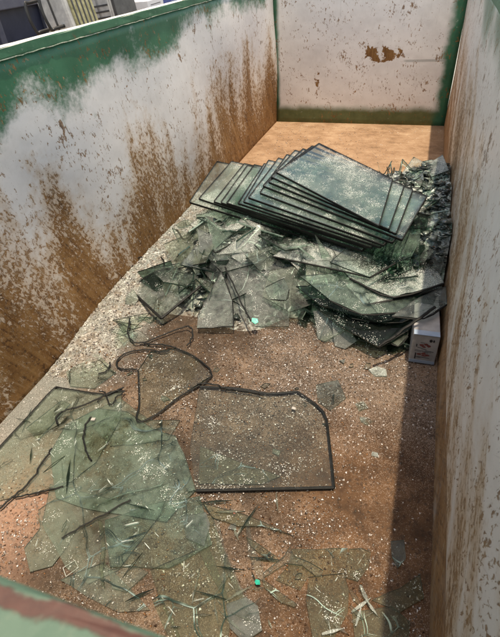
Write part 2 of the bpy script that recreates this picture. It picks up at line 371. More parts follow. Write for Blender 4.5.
# ------------------------------------------------------------------ height of the heap of broken glass
def ss(a, b, v):
    t = np.clip((v - a) / (b - a), 0, 1); return t * t * (3 - 2 * t)
def hh(x, y):
    x = np.asarray(x, float); y = np.asarray(y, float)
    wob = .06 * np.sin(5.1 * x + 2 * y) + .05 * np.sin(9.3 * x - 4.2 * y + 1) + .04 * np.sin(13 * y + 3 * x)
    main = ss(-4.0 + .20 * ss(1.2, 1.5, x), -3.3 + .1 * ss(1.2, 1.5, x), y + wob) * ss(-1.72, -2.35, y + wob) * ss(.02 + .10 * ss(-3.4, -2.4, y), .62, x + wob)
    h = main * (.25 + .05 * np.sin(7 * x + 5 * y) * np.sin(6 * y - 3 * x))
    h += .17 * ss(1.55, 1.9, x + wob) * ss(-3.75, -3.3, y) * ss(-1.85, -2.3, y)
    h += .10 * ss(.42, .0, x + wob * .7) * ss(-4.9, -3.8, y) * ss(-2.0, -2.6, y)
    return np.maximum(h - .012, -.02)
def hnormal(x, y):
    e = .02; return Vector((-(float(hh(x + e, y)) - float(hh(x - e, y))) / (2 * e), -(float(hh(x, y + e)) - float(hh(x, y - e))) / (2 * e), 1)).normalized()

# ------------------------------------------------------------------ setting
bm = bmesh.new(); bmesh.ops.create_grid(bm, x_segments=20, y_segments=20, size=150)
g = link('ground', mesh_of(bm, 'ground'), M['ground']); g.location.z = -.22; tag(g, kind='structure')

# ------------------------------------------------------------------ the skip
skip = thing('steel_skip', 'open green and white steel skip with rusty walls holding broken glass', 'skip', (1, -L / 2, -.22))
def skip_part(name, me, mat, parent=skip):
    o = link(name, me, mat, parent); o.location = -skip.location if parent is skip else (0, 0, 0); return o
def wall_panel(name, mat, fn, n_u, n_v, thick):
    """Grid over (u, v) in 0..1 for the inside face, closed by a flat outside face."""
    bm = bmesh.new(); gr = [[bm.verts.new(fn(i / n_u, j / n_v)[0]) for j in range(n_v + 1)] for i in range(n_u + 1)]
    nrm = fn(0, 0)[1]
    bk = [[bm.verts.new(fn(i / n_u, j / n_v)[2] - nrm * thick) for j in range(n_v + 1)] for i in range(n_u + 1)]
    for i in range(n_u):
        for j in range(n_v):
            bm.faces.new((gr[i][j], gr[i + 1][j], gr[i + 1][j + 1], gr[i][j + 1])); bm.faces.new((bk[i][j], bk[i][j + 1], bk[i + 1][j + 1], bk[i + 1][j]))
    for i in range(n_u):
        bm.faces.new((gr[i][0], bk[i][0], bk[i + 1][0], gr[i + 1][0])); bm.faces.new((gr[i][n_v], gr[i + 1][n_v], bk[i + 1][n_v], bk[i][n_v]))
    for j in range(n_v):
        bm.faces.new((gr[0][j], gr[0][j + 1], bk[0][j + 1], bk[0][j])); bm.faces.new((gr[n_u][j], bk[n_u][j], bk[n_u][j + 1], gr[n_u][j + 1]))
    return skip_part(name, mesh_of(bm, name, True), mat)
Z0 = -.02
def f_left(u, v):
    y = -L - .1 + u * (L + .1 + .06); z = Z0 + v * (H - Z0)
    d = (.020 * math.sin(2.1 * y + 1) * math.sin(3 * z) + .011 * math.sin(5.3 * y + 2.2 * z)) * math.sin(math.pi * min(1, max(0, z / H)))
    return Vector((d, y, z)), Vector((1, 0, 0)), Vector((0, y, z))
def f_right(u, v):
    y = -L - .1 + u * (L + .1 + .06); z = Z0 + v * (H - Z0)
    d = (.012 * math.sin(1.7 * y + .4) * math.sin(2.6 * z) + .006 * math.sin(4.9 * y + 3 * z)) * math.sin(math.pi * min(1, max(0, z / H)))
    fwd = min(1, max(0, (-2.2 - y) / 1.4))
    low = min(1, max(0, (.315 - z) / .05)); d += .006 * low * fwd          # the foot of the wall sits back under a bend
    return Vector((W + d, y, z)), Vector((-1, 0, 0)), Vector((W + .01, y, z))
def f_back(u, v):
    x = u * W; z = Z0 + v * (H - Z0)
    return Vector((x, .006 * math.sin(3 * x) * math.sin(3 * z), z)), Vector((0, -1, 0)), Vector((x, 0, z))
def f_front(u, v):
    x = u * W; z = Z0 + v * (H - Z0)
    return Vector((x, -L, z)), Vector((0, 1, 0)), Vector((x, -L, z))
wall_panel('side_wall', M['left'], f_left, 120, 30, .05)
wall_panel('side_wall', M['right'], f_right, 150, 66, .05)
wall_panel('end_wall', M['back'], f_back, 40, 20, .05)
wall_panel('end_wall', M['outer'], f_front, 8, 6, .05)
bm = bmesh.new(); bmesh.ops.create_grid(bm, x_segments=60, y_segments=170, size=.5)
for v in bm.verts:
    x = W / 2 + v.co.x * (W + .16); y = -L / 2 + v.co.y * (L + .1)
    v.co = Vector((x, y, .004 * math.sin(3.1 * x + y) * math.sin(2.3 * y)))
ex = bmesh.ops.extrude_face_region(bm, geom=bm.faces[:])
for q in ex['geom']:
    if isinstance(q, bmesh.types.BMVert): q.co.z = -.12
skip_part('floor_plate', mesh_of(bm, 'floor_plate'), M['floor'])
def rail(x0, x1, y0, y1, mat):
    bm = bmesh.new(); box(bm, x0, x1, y0, y1, H + .001, TOP, .006)
    bmesh.ops.subdivide_edges(bm, edges=[e for e in bm.edges if e.calc_length() > 1], cuts=40)
    for v in bm.verts:
        v.co += Vector((random.uniform(-1, 1), random.uniform(-1, 1), random.uniform(-1, 1))) * .0012
    return skip_part('top_rail', mesh_of(bm, 'top_rail'), mat)
rail(-.052, .008, -L - .1, .06, M['rail']); rail(W - .008, W + .078, -L - .1, .06, M['rail'])
rail(.009, W - .009, -.006, .075, M['rail']); rail(.009, W - .009, -L - .115, -L + .004, M['front_rail'])
bm = bmesh.new()                                  # the weld bead under the left rail: chipped pale paint
pts = []
for k in range(160):
    y = -L + k * L / 159; pts.append((.006 + random.uniform(-.0015, .0015), y, H - .001 + random.uniform(-.002, .002)))
tube(bm, pts, .0024, 6)
skip_part('weld_bead', mesh_of(bm, 'weld_bead'), plain('chipped_weld', (.03, .13, .07), (.58, .58, .50), .7, 34, .5))
for (y0, y1) in ((-.9, -.8), (-2.1, -2.0), (-3.3, -3.2), (-4.5, -4.4)):   # outside ribs
    for (x0, x1) in ((-.11, -.052), (W + .062, W + .12)):
        o = box_part('rib', (x0, x1, y0, y1, -.1, H - .01), M['outer'], skip, .006); o.location = -skip.location
for yy in (-.4, -5.4):
    for xx in (.25, 1.55):
        o = box_part('skid', (xx, xx + .2, yy - .25, yy + .25, -.22, -.121), M['outer'], skip, .006); o.location = -skip.location

# ------------------------------------------------------------------ crushed glass: what nobody could count
bm = bmesh.new(); nx, ny = 150, 260; V = []
xs = np.linspace(.004, W - .004, nx); ys = np.linspace(-5.0, -1.5, ny)
X, Y = np.meshgrid(xs, ys); Z = hh(X, Y) + rng.normal(0, .004, X.shape) * (hh(X, Y) > .005)
grid = [[bm.verts.new((X[j, i], Y[j, i], max(Z[j, i], -.015))) for i in range(nx)] for j in range(ny)]
for j in range(ny - 1):
    for i in range(nx - 1): bm.faces.new((grid[j][i], grid[j][i + 1], grid[j + 1][i + 1], grid[j + 1][i]))
bmesh.ops.delete(bm, geom=[v for v in bm.verts if v.co.z < -.009], context='VERTS')
tag(link('crushed_glass_heap', mesh_of(bm, 'crushed_glass_heap'), M['heap']), 'heap of crushed grey green glass under the stacked panes', 'broken glass', kind='stuff')

def scatter(name, n, dens, size, mat, label, cat, flat=.5, lift=.25, tip=.5, y0=-L + .02, y1=-.1):
    """Thousands of tiny irregular four-cornered splinters, thinned by a density map."""
    x = rng.uniform(.006, W - .01, n * 5); y = rng.uniform(y0, y1, n * 5)
    k = rng.uniform(0, 1, len(x)) < dens(x, y); x, y = x[k][:n], y[k][:n]; m = len(x)
    s = size[0] * np.exp(rng.uniform(0, 1, m) ** 2.6 * math.log(size[1] / size[0]))
    base = np.array([[1, 0, 0], [-.5, .8, 0], [-.6, -.75, .1], [0, 0, 1]]) [None] + rng.normal(0, .28, (m, 4, 3))
    base[:, :, 2] *= flat
    a = rng.uniform(0, 2 * math.pi, m); b = rng.normal(0, tip, m); ca, sa, cb, sb = np.cos(a), np.sin(a), np.cos(b), np.sin(b)
    px, py, pz = base[..., 0], base[..., 1], base[..., 2]
    py, pz = py * cb[:, None] - pz * sb[:, None], py * sb[:, None] + pz * cb[:, None]
    px, py = px * ca[:, None] - py * sa[:, None], px * sa[:, None] + py * ca[:, None]
    co = np.stack([px, py, pz], -1) * s[:, None, None]
    co[..., 0] += x[:, None]; co[..., 1] += y[:, None]; co[..., 2] += (np.maximum(hh(x, y), 0) + s * lift)[:, None]
    co[..., 0] = np.clip(co[..., 0], .002, W - .002)
    tri = np.array([[0, 1, 2], [0, 3, 1], [1, 3, 2], [2, 3, 0]])
    faces = (np.arange(m)[:, None, None] * 4 + tri[None]).reshape(-1)
    me = bpy.data.meshes.new(name); nf = m * 4
    me.vertices.add(m * 4); me.vertices.foreach_set('co', co.reshape(-1).astype(np.float32))
    me.loops.add(nf * 3); me.loops.foreach_set('vertex_index', faces.astype(np.int32))
    me.polygons.add(nf); me.polygons.foreach_set('loop_start', np.arange(0, nf * 3, 3, dtype=np.int32)); me.polygons.foreach_set('loop_total', np.full(nf, 3, np.int32))
    me.update(calc_edges=True); me.validate()
    return tag(link(name, me, mat), label, cat, kind='stuff')
def patch_noise(x, y, k): return .5 + .25 * (np.sin(k * x + 1.3 * np.sin(k * .7 * y)) + np.sin(k * .8 * y + 2.1 * np.sin(k * .5 * x)))
def d_crumb(x, y):
    f = ss(-2.1, -3.6, y) * (.10 + .9 * (patch_noise(x, y, 7) * patch_noise(x, y, 17) * 1.7) ** 2.2)
    f = np.maximum(f, .9 * ss(.5, .15, x) * ss(-1.9, -2.6, y))
    f = np.maximum(f, (.45 + .55 * patch_noise(x, y, 11)) * ss(.85, 1.15, x) * ss(1.95, 1.75, x) * ss(-5.0, -4.45, y) * ss(-3.75, -4.0, y))
    return np.maximum(f, .05)
def d_flake(x, y): return np.maximum(ss(-2.4, -3.7, y) * (.2 + .8 * patch_noise(x, y, 9)), .03)
def d_bits(x, y): return np.clip(hh(x, y) * 9, 0, 1) * ss(.30, .6, x)
scatter('glass_crumbs', 95000, d_crumb, (.0010, .0075), M['crumb'], 'pale crumbs of shattered glass strewn over the rusty floor', 'broken glass')
scatter('rust_flakes', 22000, d_flake, (.0015, .007), M['flake'], 'brown rust flakes and dirt strewn over the skip floor', 'rust flakes', .35)
scatter('broken_glass_bits', 9000, d_bits, (.006, .046), M['bits'], 'small broken bits of glass covering the heap', 'broken glass', .02, .45, .32, -5.0, -1.6)

# ------------------------------------------------------------------ sheets of glass
def rough_loop(pts, jag):
    """Cut every long edge into uneven steps: a broken edge."""
    out = []
    for a, b in zip(pts, pts[1:] + pts[:1]):
        out.append(a); d = b - a; n = int(d.length / .05) if jag else 0
        for k in range(1, min(n, 9)):
            t = (k + random.uniform(-.3, .3)) / min(n, 9)
            s = Vector((-d.y, d.x, 0)).normalized()
            out.append(a + d * t + s * random.gauss(0, jag) * min(1, d.length * 3))
    return out
def slab_mesh(name, pts, n, t):
    """A sheet of thickness t under the outline pts; slot 0 faces, slot 1 edges."""
    bm = bmesh.new(); a = [bm.verts.new(p) for p in pts]; b = [bm.verts.new(p - n * t) for p in pts]
    bm.faces.new(a); bm.faces.new(b[::-1]); k = len(a)
    for i in range(k):
        f = bm.faces.new((a[i], b[i], b[(i + 1) % k], a[(i + 1) % k])); f.material_index = 1
    return mesh_of(bm, name)
def plane_pts(px, z0, slope):
    n = Vector((-slope[0], -slope[1], 1)).normalized()
    cx = sum(p[0] for p in px) / len(px); cy = sum(p[1] for p in px) / len(px)
    p0 = at(cx, cy, z0); return [on_plane(x, y, p0, n) for x, y in px], n
def clear_z(px, z0, slope):
    for _ in range(16):
        pts, n = plane_pts(px, z0, slope); c = sum(pts, Vector()) / len(pts)
        q = pts + [c] + [(p + c) / 2 for p in pts]
        if sum(p.z > float(hh(p.x, p.y)) + .004 for p in q) >= .85 * len(q): return z0
        z0 += .012
    return z0
def shard(label, px, z0, slope=(0, 0), mat='film', t=.005, jag=.003, edge='cut', group=None, name='glass_shard', cat='glass shard', sealed=None, sr=.008, seal_flat=.9):
    """A broken piece of sheet glass lying in the plane of the given slope; sealed: runs of corners still carrying black edge strip."""
    pts, n = plane_pts(px, z0, slope); c = sum(pts, Vector()) / len(pts)
    loc = [p - c for p in pts]
    if sealed:
        root = thing(name, label, cat, c, group)
        link('glass_sheet', slab_mesh('glass_sheet', rough_loop(loc, jag), n, t), [M[mat], M[edge]], root)
        for run in sealed:
            bm = bmesh.new(); tube(bm, curve_pts([loc[i % len(loc)] - n * t * .5 for i in run], 3), sr, 6, seal_flat)
            link('edge_seal', mesh_of(bm, 'edge_seal'), M['seal'], root)
        return root
    o = link(name, slab_mesh(name, rough_loop(loc, jag), n, t), [M[mat], M[edge]]); o.location = c
    return tag(o, label, cat, group)
def unit(label, px, z0, slope, mat='sheet', thick=.0105, group='sealed glass units fanned out in a stack'):
    """A sealed double-glazed unit: two sheets and a black seal between them round the rim."""
    pts, n = plane_pts(px, z0, slope); c = sum(pts, Vector()) / len(pts); loc = [p - c for p in pts]
    root = thing('glass_unit', label, 'glass pane', c, group)
    def corner_loop(q, cut=.009):
        cut *= random.uniform(.4, 1.6)                                      # slightly clipped corners
        out = []
        for i, p in enumerate(q):
            a, b = q[i - 1] - p, q[(i + 1) % len(q)] - p
            out += [p + a.normalized() * cut * .5, p + b.normalized() * cut * .5]
        return out
    lp = corner_loop(loc)
    link('glass_sheet', slab_mesh('glass_sheet', lp, n, .003), [M[mat], M['cut']], root)
    link('glass_sheet', slab_mesh('glass_sheet', [p - n * (thick - .003) for p in lp], n, .003), [M['sheet'], M['cut']], root)
    bm = bmesh.new(); k = len(lp); inn = []
    m = sum(lp, Vector()) / k
    for i, p in enumerate(lp):
        d1 = (p - lp[i - 1]).normalized(); d2 = (lp[(i + 1) % k] - p).normalized(); s = (d1 + d2).normalized().cross(n)
        if s.dot(m - p) < 0: s = -s
        inn.append((p - s * .0015, p + s * .0046))
    lv = [[[bm.verts.new(q - n * zz) for q in ab] for ab in inn] for zz in (-.0012, thick + .001)]
    for i in range(k):
        j = (i + 1) % k
        bm.faces.new((lv[0][i][0], lv[0][j][0], lv[0][j][1], lv[0][i][1])); bm.faces.new((lv[1][i][0], lv[1][i][1], lv[1][j][1], lv[1][j][0]))
        bm.faces.new((lv[0][i][0], lv[1][i][0], lv[1][j][0], lv[0][j][0])); bm.faces.new((lv[0][i][1], lv[0][j][1], lv[1][j][1], lv[1][i][1]))
    link('edge_seal', mesh_of(bm, 'edge_seal'), M['seal'], root)
    return root

# the fanned stack, lowest first: bottom-left, top-left, top-right, bottom-right corners
SL = (.0, .10)
stack = [
    ('lowest sealed glass pane of the fanned stack, reaching furthest towards the left wall', [(189, 202), (217, 161), (412, 205), (344, 249)]),
    ('second glass pane up in the fanned stack, its clear corner just inside the lowest one', [(200, 198), (231, 161), (416, 204), (350, 249)]),
    ('third glass pane up in the fanned stack, black rim with a bare left corner', [(214, 201), (244, 163), (418, 203), (357, 249)]),
    ('fourth glass pane up in the fanned stack, close on the third one', [(219, 203), (249, 165), (417, 204), (362, 250)]),
    ('fifth glass pane up in the fanned stack, left corner just behind the fourth', [(227, 203), (254, 164), (420, 202), (367, 248)]),
    ('sixth glass pane up in the fanned stack, middle of the close black rims', [(237, 203), (263, 163), (422, 201), (373, 248)]),
    ('seventh glass pane up in the fanned stack, back corner against the rusty floor', [(242, 201), (270, 160), (424, 200), (379, 247)]),
    ('eighth glass pane up in the fanned stack, just under the green ended pane', [(247, 198), (277, 158), (424, 200), (385, 245)]),
    ('fifth glass pane from the top of the fanned stack, green tinted left end', [(258, 192), (288, 154), (426, 198), (392, 243)]),
    ('fourth glass pane from the top of the fanned stack, longest towards the right wall', [(264, 186), (296, 150), (428, 196), (402, 239)]),
    ('third pane from the top of the fanned stack, nearly in line with the top ones', [(269, 181), (303, 148), (414, 190), (397, 234)]),
    ('second pane from the top of the fanned stack, rim showing through the top one', [(272, 176), (311, 146), (403, 185), (388, 230)]),
    ('topmost glass pane of the fanned stack, covered in grey grit', [(276, 172), (319, 143), (393, 179), (379, 226)]),
]
for k, (lab, px) in enumerate(stack):
    if 0 < k < 12: px = [(x + random.uniform(-1.6, 1.6), y + random.uniform(-.8, .8)) for x, y in px]
    unit(lab, px, .325 + .0185 * k, (SL[0] + .003 * k, SL[1] + .003 * k), 'top_sheet' if k == 12 else 'sheet')

# panes and pieces under and in front of the stack
big = [
    ('black rimmed pane corner poking out below the right end of the stack', [(330, 262), (354, 240), (388, 222), (410, 231), (428, 250), (395, 263), (370, 277)], .315, (0, .1), 'sheet', [(1, 2, 3), (6, 5)], .006),
    ('wide broken pane with a long straight black front edge under the stack', [(273, 256), (300, 236), (400, 238), (402, 258), (370, 277), (340, 270)], .275, (0, .12), 'white', [(4, 5, 0)], .006),
    ('white dusted glass sheet with a dark bent front edge below the stack', [(335, 262), (420, 246), (444, 283), (394, 297), (362, 284), (350, 278)], .24, (.02, .12), 'white', [(2, 3, 4, 5)], .007),
    ('narrow pane with two dark lines just under the white dusted sheet', [(364, 305), (345, 284), (430, 272), (442, 288), (404, 297)], .215, (.02, .12), 'white', [(0, 4, 3)], .007),
    ('slab of glass in the shaded front of the heap, darkened for the shade', [(296, 286), (360, 278), (440, 288), (432, 308), (380, 322), (320, 305)], .18, (0, .15), 'dark', None, 0),
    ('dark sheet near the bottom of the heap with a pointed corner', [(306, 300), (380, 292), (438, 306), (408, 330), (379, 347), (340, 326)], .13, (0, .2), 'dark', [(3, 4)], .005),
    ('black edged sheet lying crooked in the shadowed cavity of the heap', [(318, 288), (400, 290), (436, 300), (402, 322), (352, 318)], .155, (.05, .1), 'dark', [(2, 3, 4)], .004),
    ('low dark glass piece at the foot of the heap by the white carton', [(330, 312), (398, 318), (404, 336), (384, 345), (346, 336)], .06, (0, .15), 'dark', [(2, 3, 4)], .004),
    ('middle dark pane with black front edge in the shadowed heap', [(300, 276), (352, 270), (420, 300), (398, 312), (362, 314), (330, 300)], .205, (-.03, .12), 'green', [(3, 4, 5)], .004),
    ('long flat sheet with a zigzag black front edge left of the stack foot', [(204, 229), (228, 222), (300, 226), (340, 247), (312, 247), (290, 250), (265, 241), (250, 227)], .265, (.05, .15), 'green', [(0, 7, 6, 5, 4, 3)], .006),
    ('small folded looking pane with black V shaped edges under the stack left end', [(204, 236), (222, 232), (252, 236), (240, 240), (215, 252)], .235, (.1, .2), 'sheet', [(0, 4, 3, 2)], .005),
    ('short glass strip resting against the stack at the left wall side', [(190, 224), (210, 210), (215, 214), (196, 229)], .21, (0, .1), 'white', [(0, 1)], .005),
    ('grey four sided pane with thick black edge on the left of the heap', [(132, 291), (144, 278), (163, 269), (180, 269), (206, 281), (161, 318)], .07, (.12, .16), 'grey', [(0, 1, 2, 3), (4, 5), (5, 0)], .0085),
    ('grey triangular pane leaning on the front of the heap', [(221, 271), (232, 300), (233, 326), (197, 328), (198, 316)], .10, (.02, .42), 'grey', [(0, 4), (2, 3), (0, 1, 2)], .0035),
    ('large grey shard with straight bottom edge leaning on the heap front', [(226, 268), (262, 256), (292, 262), (289, 326), (233, 327)], .125, (.0, .50), 'grey', [(0, 4)], .003),
    ('grey broken sheet leaning right of the teal chip', [(270, 270), (318, 262), (341, 276), (326, 300), (289, 312), (262, 296)], .17, (.0, .5), 'film', None, 0),
    ('pale ghostly three cornered shard standing in the dark cavity', [(313, 311), (331, 309), (341, 330), (329, 351), (318, 338)], .05, (0, .9), 'grey', None, 0),
    ('second pale pointed shard leaning beside the ghostly one in shadow', [(332, 322), (341, 318), (357, 341), (345, 349), (335, 346)], .05, (.1, .8), 'grey', None, 0),
    ('flat grey pane between the left wall and the heap with a dark corner', [(163, 244), (193, 232), (214, 244), (206, 262), (178, 268)], .12, (.25, .12), 'film', [(3, 4)], .004),
    ('green tinted sheet half under the stack near the left wall', [(196, 215), (226, 208), (262, 222), (232, 234), (206, 232)], .24, (.08, .15), 'green', None, 0),
    ('long thin grey sheet behind the triangular pane', [(206, 256), (250, 240), (276, 250), (262, 262), (222, 272)], .19, (.1, .3), 'grey', [(0, 4)], .003),
    ('broken grey sheet lying across the top of the white carton', [(392, 316), (418, 298), (446, 286), (447, 304), (424, 318)], .225, (0, .1), 'grey', [(0, 4, 3)], .004),
    ('dark rimmed piece leaning on the left side of the white carton', [(384, 338), (398, 318), (410, 320), (408, 336), (398, 346)], .10, (0, .3), 'film', [(0, 4, 3)], .004),
    ('square glass piece set on edge in the middle of the heap front', [(265, 287), (284, 278), (289, 289), (286, 300), (270, 299)], .16, (.1, .4), 'sheet', [(2, 3, 4)], .0025),
]
for lab, px, z, sl, mat, seal, r in big:
    shard(lab, px, clear_z(px, z, sl), sl, mat, .008, .004, 'cut', 'broken panes lying in the heap', 'broken_pane', 'glass pane', seal, r or .005)

# grit lying thick on the right half of the heap, then the big shards lying on the floor
fl = 'broken glass sheets lying flat on the floor'
floor_sheets = [
    ('large clear pane with clipped corner and thick black edge alone on the brown floor', [(196, 490), (190, 447), (200, 386), (238, 388), (268, 393), (297, 391), (323, 411), (329, 440), (334, 487)], .020, 'clear', [(2, 3, 4, 5), (5, 6, 7, 8), (8, 0)], .0066, .010),
    ('irregular glass piece with curled black edge strip in the middle of the floor', [(138, 370), (150, 352), (176, 348), (194, 356), (212, 375), (181, 395), (158, 413), (142, 421), (136, 418), (139, 403)], .018, 'clear', [(2, 3, 4, 5, 6, 7, 8, 9, 0)], .0047, .008),
    ('wide greenish sheet with bent black upper edge by the left wall', [(-14, 461), (28, 416), (53, 389), (62, 388), (104, 394), (122, 388), (120, 420), (96, 462), (62, 488), (10, 498), (-22, 505)], .016, 'film', [(0, 1, 2, 3, 4, 5)], .0055, .006),
]
for lab, px, z, mat, seal, r, t in floor_sheets:
    shard(lab, px, z, (0, 0), mat, t, .002, 'cut', fl, 'floor_glass', 'glass pane', seal, r)
floor_shards = [
    ('biggest green tinted sheet in the middle of the lower left floor', [(50, 452), (66, 424), (98, 408), (128, 412), (152, 428), (176, 436), (187, 462), (196, 490), (180, 506), (166, 522), (118, 514), (84, 508), (56, 498)], .011, 'green', 'cut', .006),
    ('dull grey green sheet below the biggest green one, crossed by a crack', [(50, 484), (118, 500), (170, 482), (160, 515), (118, 570), (88, 584), (66, 568), (42, 524)], .007, 'film', 'cut', .005),
    ('rectangular green sheet with a pale lower edge near the front', [(105, 520), (150, 504), (200, 496), (212, 544), (168, 568), (110, 567)], .013, 'green', 'cutlight', .006),
    ('long olive sheet reaching from the green rectangle down to the front rail', [(150, 570), (208, 545), (232, 610), (226, 650), (186, 655), (160, 600)], .007, 'brown', 'cut', .005),
    ('broad brownish sheet below the clear pane with a curved right side', [(196, 508), (213, 517), (222, 545), (238, 583), (252, 618), (232, 612), (206, 566), (190, 530)], .009, 'brown', 'cutlight', .006),
    ('chipped grey piece beside the pink patch of floor', [(38, 510), (62, 494), (80, 524), (66, 548), (52, 566), (30, 572), (24, 548), (40, 528)], .004, 'film', 'cut', .005),
    ('narrow dark curved splinter across the middle of the green sheets', [(97, 506), (112, 497), (126, 492), (148, 488), (160, 484), (166, 479), (161, 485.5), (127, 493.7), (112, 499)], .021, 'green', 'cut', .0),
    ('thin wedge of glass with long dark edges left of the clear pane', [(175, 443), (181, 452), (189, 472), (195, 490), (188, 492), (182, 470)], .013, 'film', 'cut', .006),
    ('grey trapezium of glass overlapping the olive sheet', [(182, 516), (206, 512), (210, 524), (204, 546), (186, 538)], .018, 'grey', 'cutlight', .004),
    ('curved narrow glass rib on the red brown floor', [(213, 518), (219, 520), (224, 545), (236, 574), (250, 606), (246, 612), (228, 574), (217, 545)], .014, 'clear', 'cut', .007),
    ('second curved glass rib ending at the small green chip', [(245, 520), (249, 521), (253, 546), (263, 566), (265, 582), (258, 578), (248, 552)], .014, 'clear', 'cut', .006),
    ('short dark blade of glass left of the forked piece', [(246, 537), (254, 541), (276, 556), (279, 561), (270, 561), (252, 547)], .015, 'brown', 'cutlight', .006),
    ('forked glass piece with a thick clear tail', [(290, 546), (294, 556), (310, 562), (323, 570), (322, 575), (316, 576), (302, 565), (286, 563), (264, 577), (263, 573), (284, 556)], .016, 'clear', 'cutlight', .008),
    ('dark knife shaped splinter pointing away from the green chip', [(262, 579), (270, 584), (284, 595), (297, 604), (294, 607), (280, 602), (264, 587)], .014, 'brown', 'cut', .006),
    ('square clear piece with a black left edge near the bottom right', [(309, 577), (344, 573), (349, 590), (348, 612), (333, 640), (313, 640), (306, 600)], .009, 'brown', 'cut', .006),
    ('five sided pale piece behind the square clear one', [(349, 549), (362, 548), (371, 552), (369, 566), (358, 581), (345, 577), (347, 562)], .008, 'brown', 'cutlight', .005),
    ('wide thin sheet between the forked piece and the five sided one', [(292, 549), (348, 548), (346, 573), (308, 577), (300, 590), (276, 580), (288, 566)], .005, 'brown', 'cutlight', .004),
    ('long crack edged sheet below the clear pane, dark upper border', [(196, 500), (214, 506), (252, 517), (294, 536), (262, 526), (238, 526), (214, 518)], .013, 'brown', 'cut', .005),
    ('grey green corner of glass cut off by the front rail', [(60, 580), (104, 562), (132, 590), (150, 610), (118, 612), (86, 596)], .007, 'film', 'cut', .006),
    ('dark narrow strip standing between the two lower green sheets', [(98, 520), (102, 521), (105, 548), (103, 570), (104, 588), (101, 586), (99, 568), (101, 550)], .019, 'brown', 'cut', .004),
    ('pale splinter across the gap beside the front rail', [(108, 570), (136, 566), (148, 572), (126, 592), (112, 588)], .012, 'film', 'cutlight', .005),
    ('narrow curved shard near the front rail, dark outer edge', [(152, 600), (160, 594), (172, 618), (184, 645), (174, 648), (162, 624)], .014, 'brown', 'cut', .006),
    ('pointed shard rising from the rubble at the bottom middle', [(226, 604), (246, 597), (258, 606), (262, 630), (244, 642), (230, 628)], .015, 'grey', 'cutlight', .006),
    ('brown dusty sheet in shade at the lower right, touching the slivers', [(352, 612), (392, 606), (410, 622), (408, 645), (356, 648)], .007, 'brown', 'cutlight', .005),
    ('rounded pale shard half in the shadow of the right wall', [(391, 541), (404, 540), (406, 558), (398, 568), (392, 556)], .008, 'grey', 'cutlight', .005),
    ('thin dark rimmed sheet hidden in the shadow strip at the bottom right', [(372, 600), (400, 588), (420, 574), (424, 598), (400, 612)], .005, 'brown', 'cutlight', .004),
    ('greyish sheet under the curled strip piece, near the big green sheets', [(84, 416), (120, 398), (150, 420), (180, 420), (168, 440), (110, 446)], .006, 'film', 'cut', .004),
    ('small clear triangle inside the large clear pane outline', [(200, 446), (240, 462), (280, 476), (262, 484), (198, 484)], .0045, 'brown', 'cut', .004),
    ('faint pale sheet on the pink crumbs right of the heap foot', [(316, 385), (338, 380), (346, 398), (330, 410), (318, 402)], .006, 'grey', 'cutlight', .004),
    ('pale chipped sheet left of the heap foot among the grey grit', [(66, 372), (96, 352), (116, 372), (94, 388), (70, 386)], .012, 'film', 'cutlight', .004),
    ('narrow light strip by the left wall, lowest on the slope', [(26, 428), (62, 400), (70, 404), (38, 440)], .018, 'film', 'cutlight', .004),
]
for lab, px, z, mat, edge, t in floor_shards:
    o = shard(lab, px, z + .003, (random.uniform(-.012, .012), random.uniform(-.012, .012)), mat, t + .0015, .0035, edge, fl if t < .0045 or len(px) > 5 else 'broken glass pieces on the floor')
    if 'grey green corner' in lab:                                         # the little etched square
        q = [at(x, y, .0075) - o.location for x, y in ((63, 568), (74.7, 560.5), (78.5, 567.5), (66, 576.5))]
        bm = bmesh.new()
        for a, b in zip(q, q[1:] + q[:1]):
            d = (b - a).normalized(); s = Vector((-d.y, d.x, 0)) * .0009
            f = [bm.verts.new(p) for p in (a - s - d * .0009, b - s + d * .0009, b + s + d * .0009, a + s - d * .0009)]; bm.faces.new(f)
        for e in bm.verts: e.co.z += random.uniform(.0006, .0009)
        link('etched_mark', mesh_of(bm, 'etched_mark'), M['etch'], o)

# a fan of thin splinters at the bottom right
for k, (a, b, wd) in enumerate([((350, 590), (362, 608), 5), ((352, 612), (372, 597), 4), ((350, 606), (364, 620), 4), ((360, 585), (370, 606), 4), ((352, 622), (374, 612), 4), ((356, 626), (362, 604), 3),
                                ((324, 606), (330, 630), 4), ((322, 634), (344, 628), 4), ((334, 624), (348, 634), 4), ((366, 600), (378, 616), 3)]):
    d = Vector((b[0] - a[0], b[1] - a[1])).normalized(); s = Vector((-d.y, d.x)) * wd / 2
    px = [(a[0] + s.x * .4, a[1] + s.y * .4), ((a[0] + b[0]) / 2 + s.x, (a[1] + b[1]) / 2 + s.y), (b[0], b[1]), ((a[0] + b[0]) / 2 - s.x, (a[1] + b[1]) / 2 - s.y), (a[0] - s.x * .6, a[1] - s.y * .6)]
    shard('thin glass splinter in the tangle at the bottom right of the floor', px, .014 + .004 * (k % 4), (random.uniform(-.09, .05), random.uniform(-.05, .12)), ['clear', 'white'][k % 2], .006, 0, 'cutlight', 'thin splinters tangled at the bottom right', 'glass_splinter', 'glass splinter')
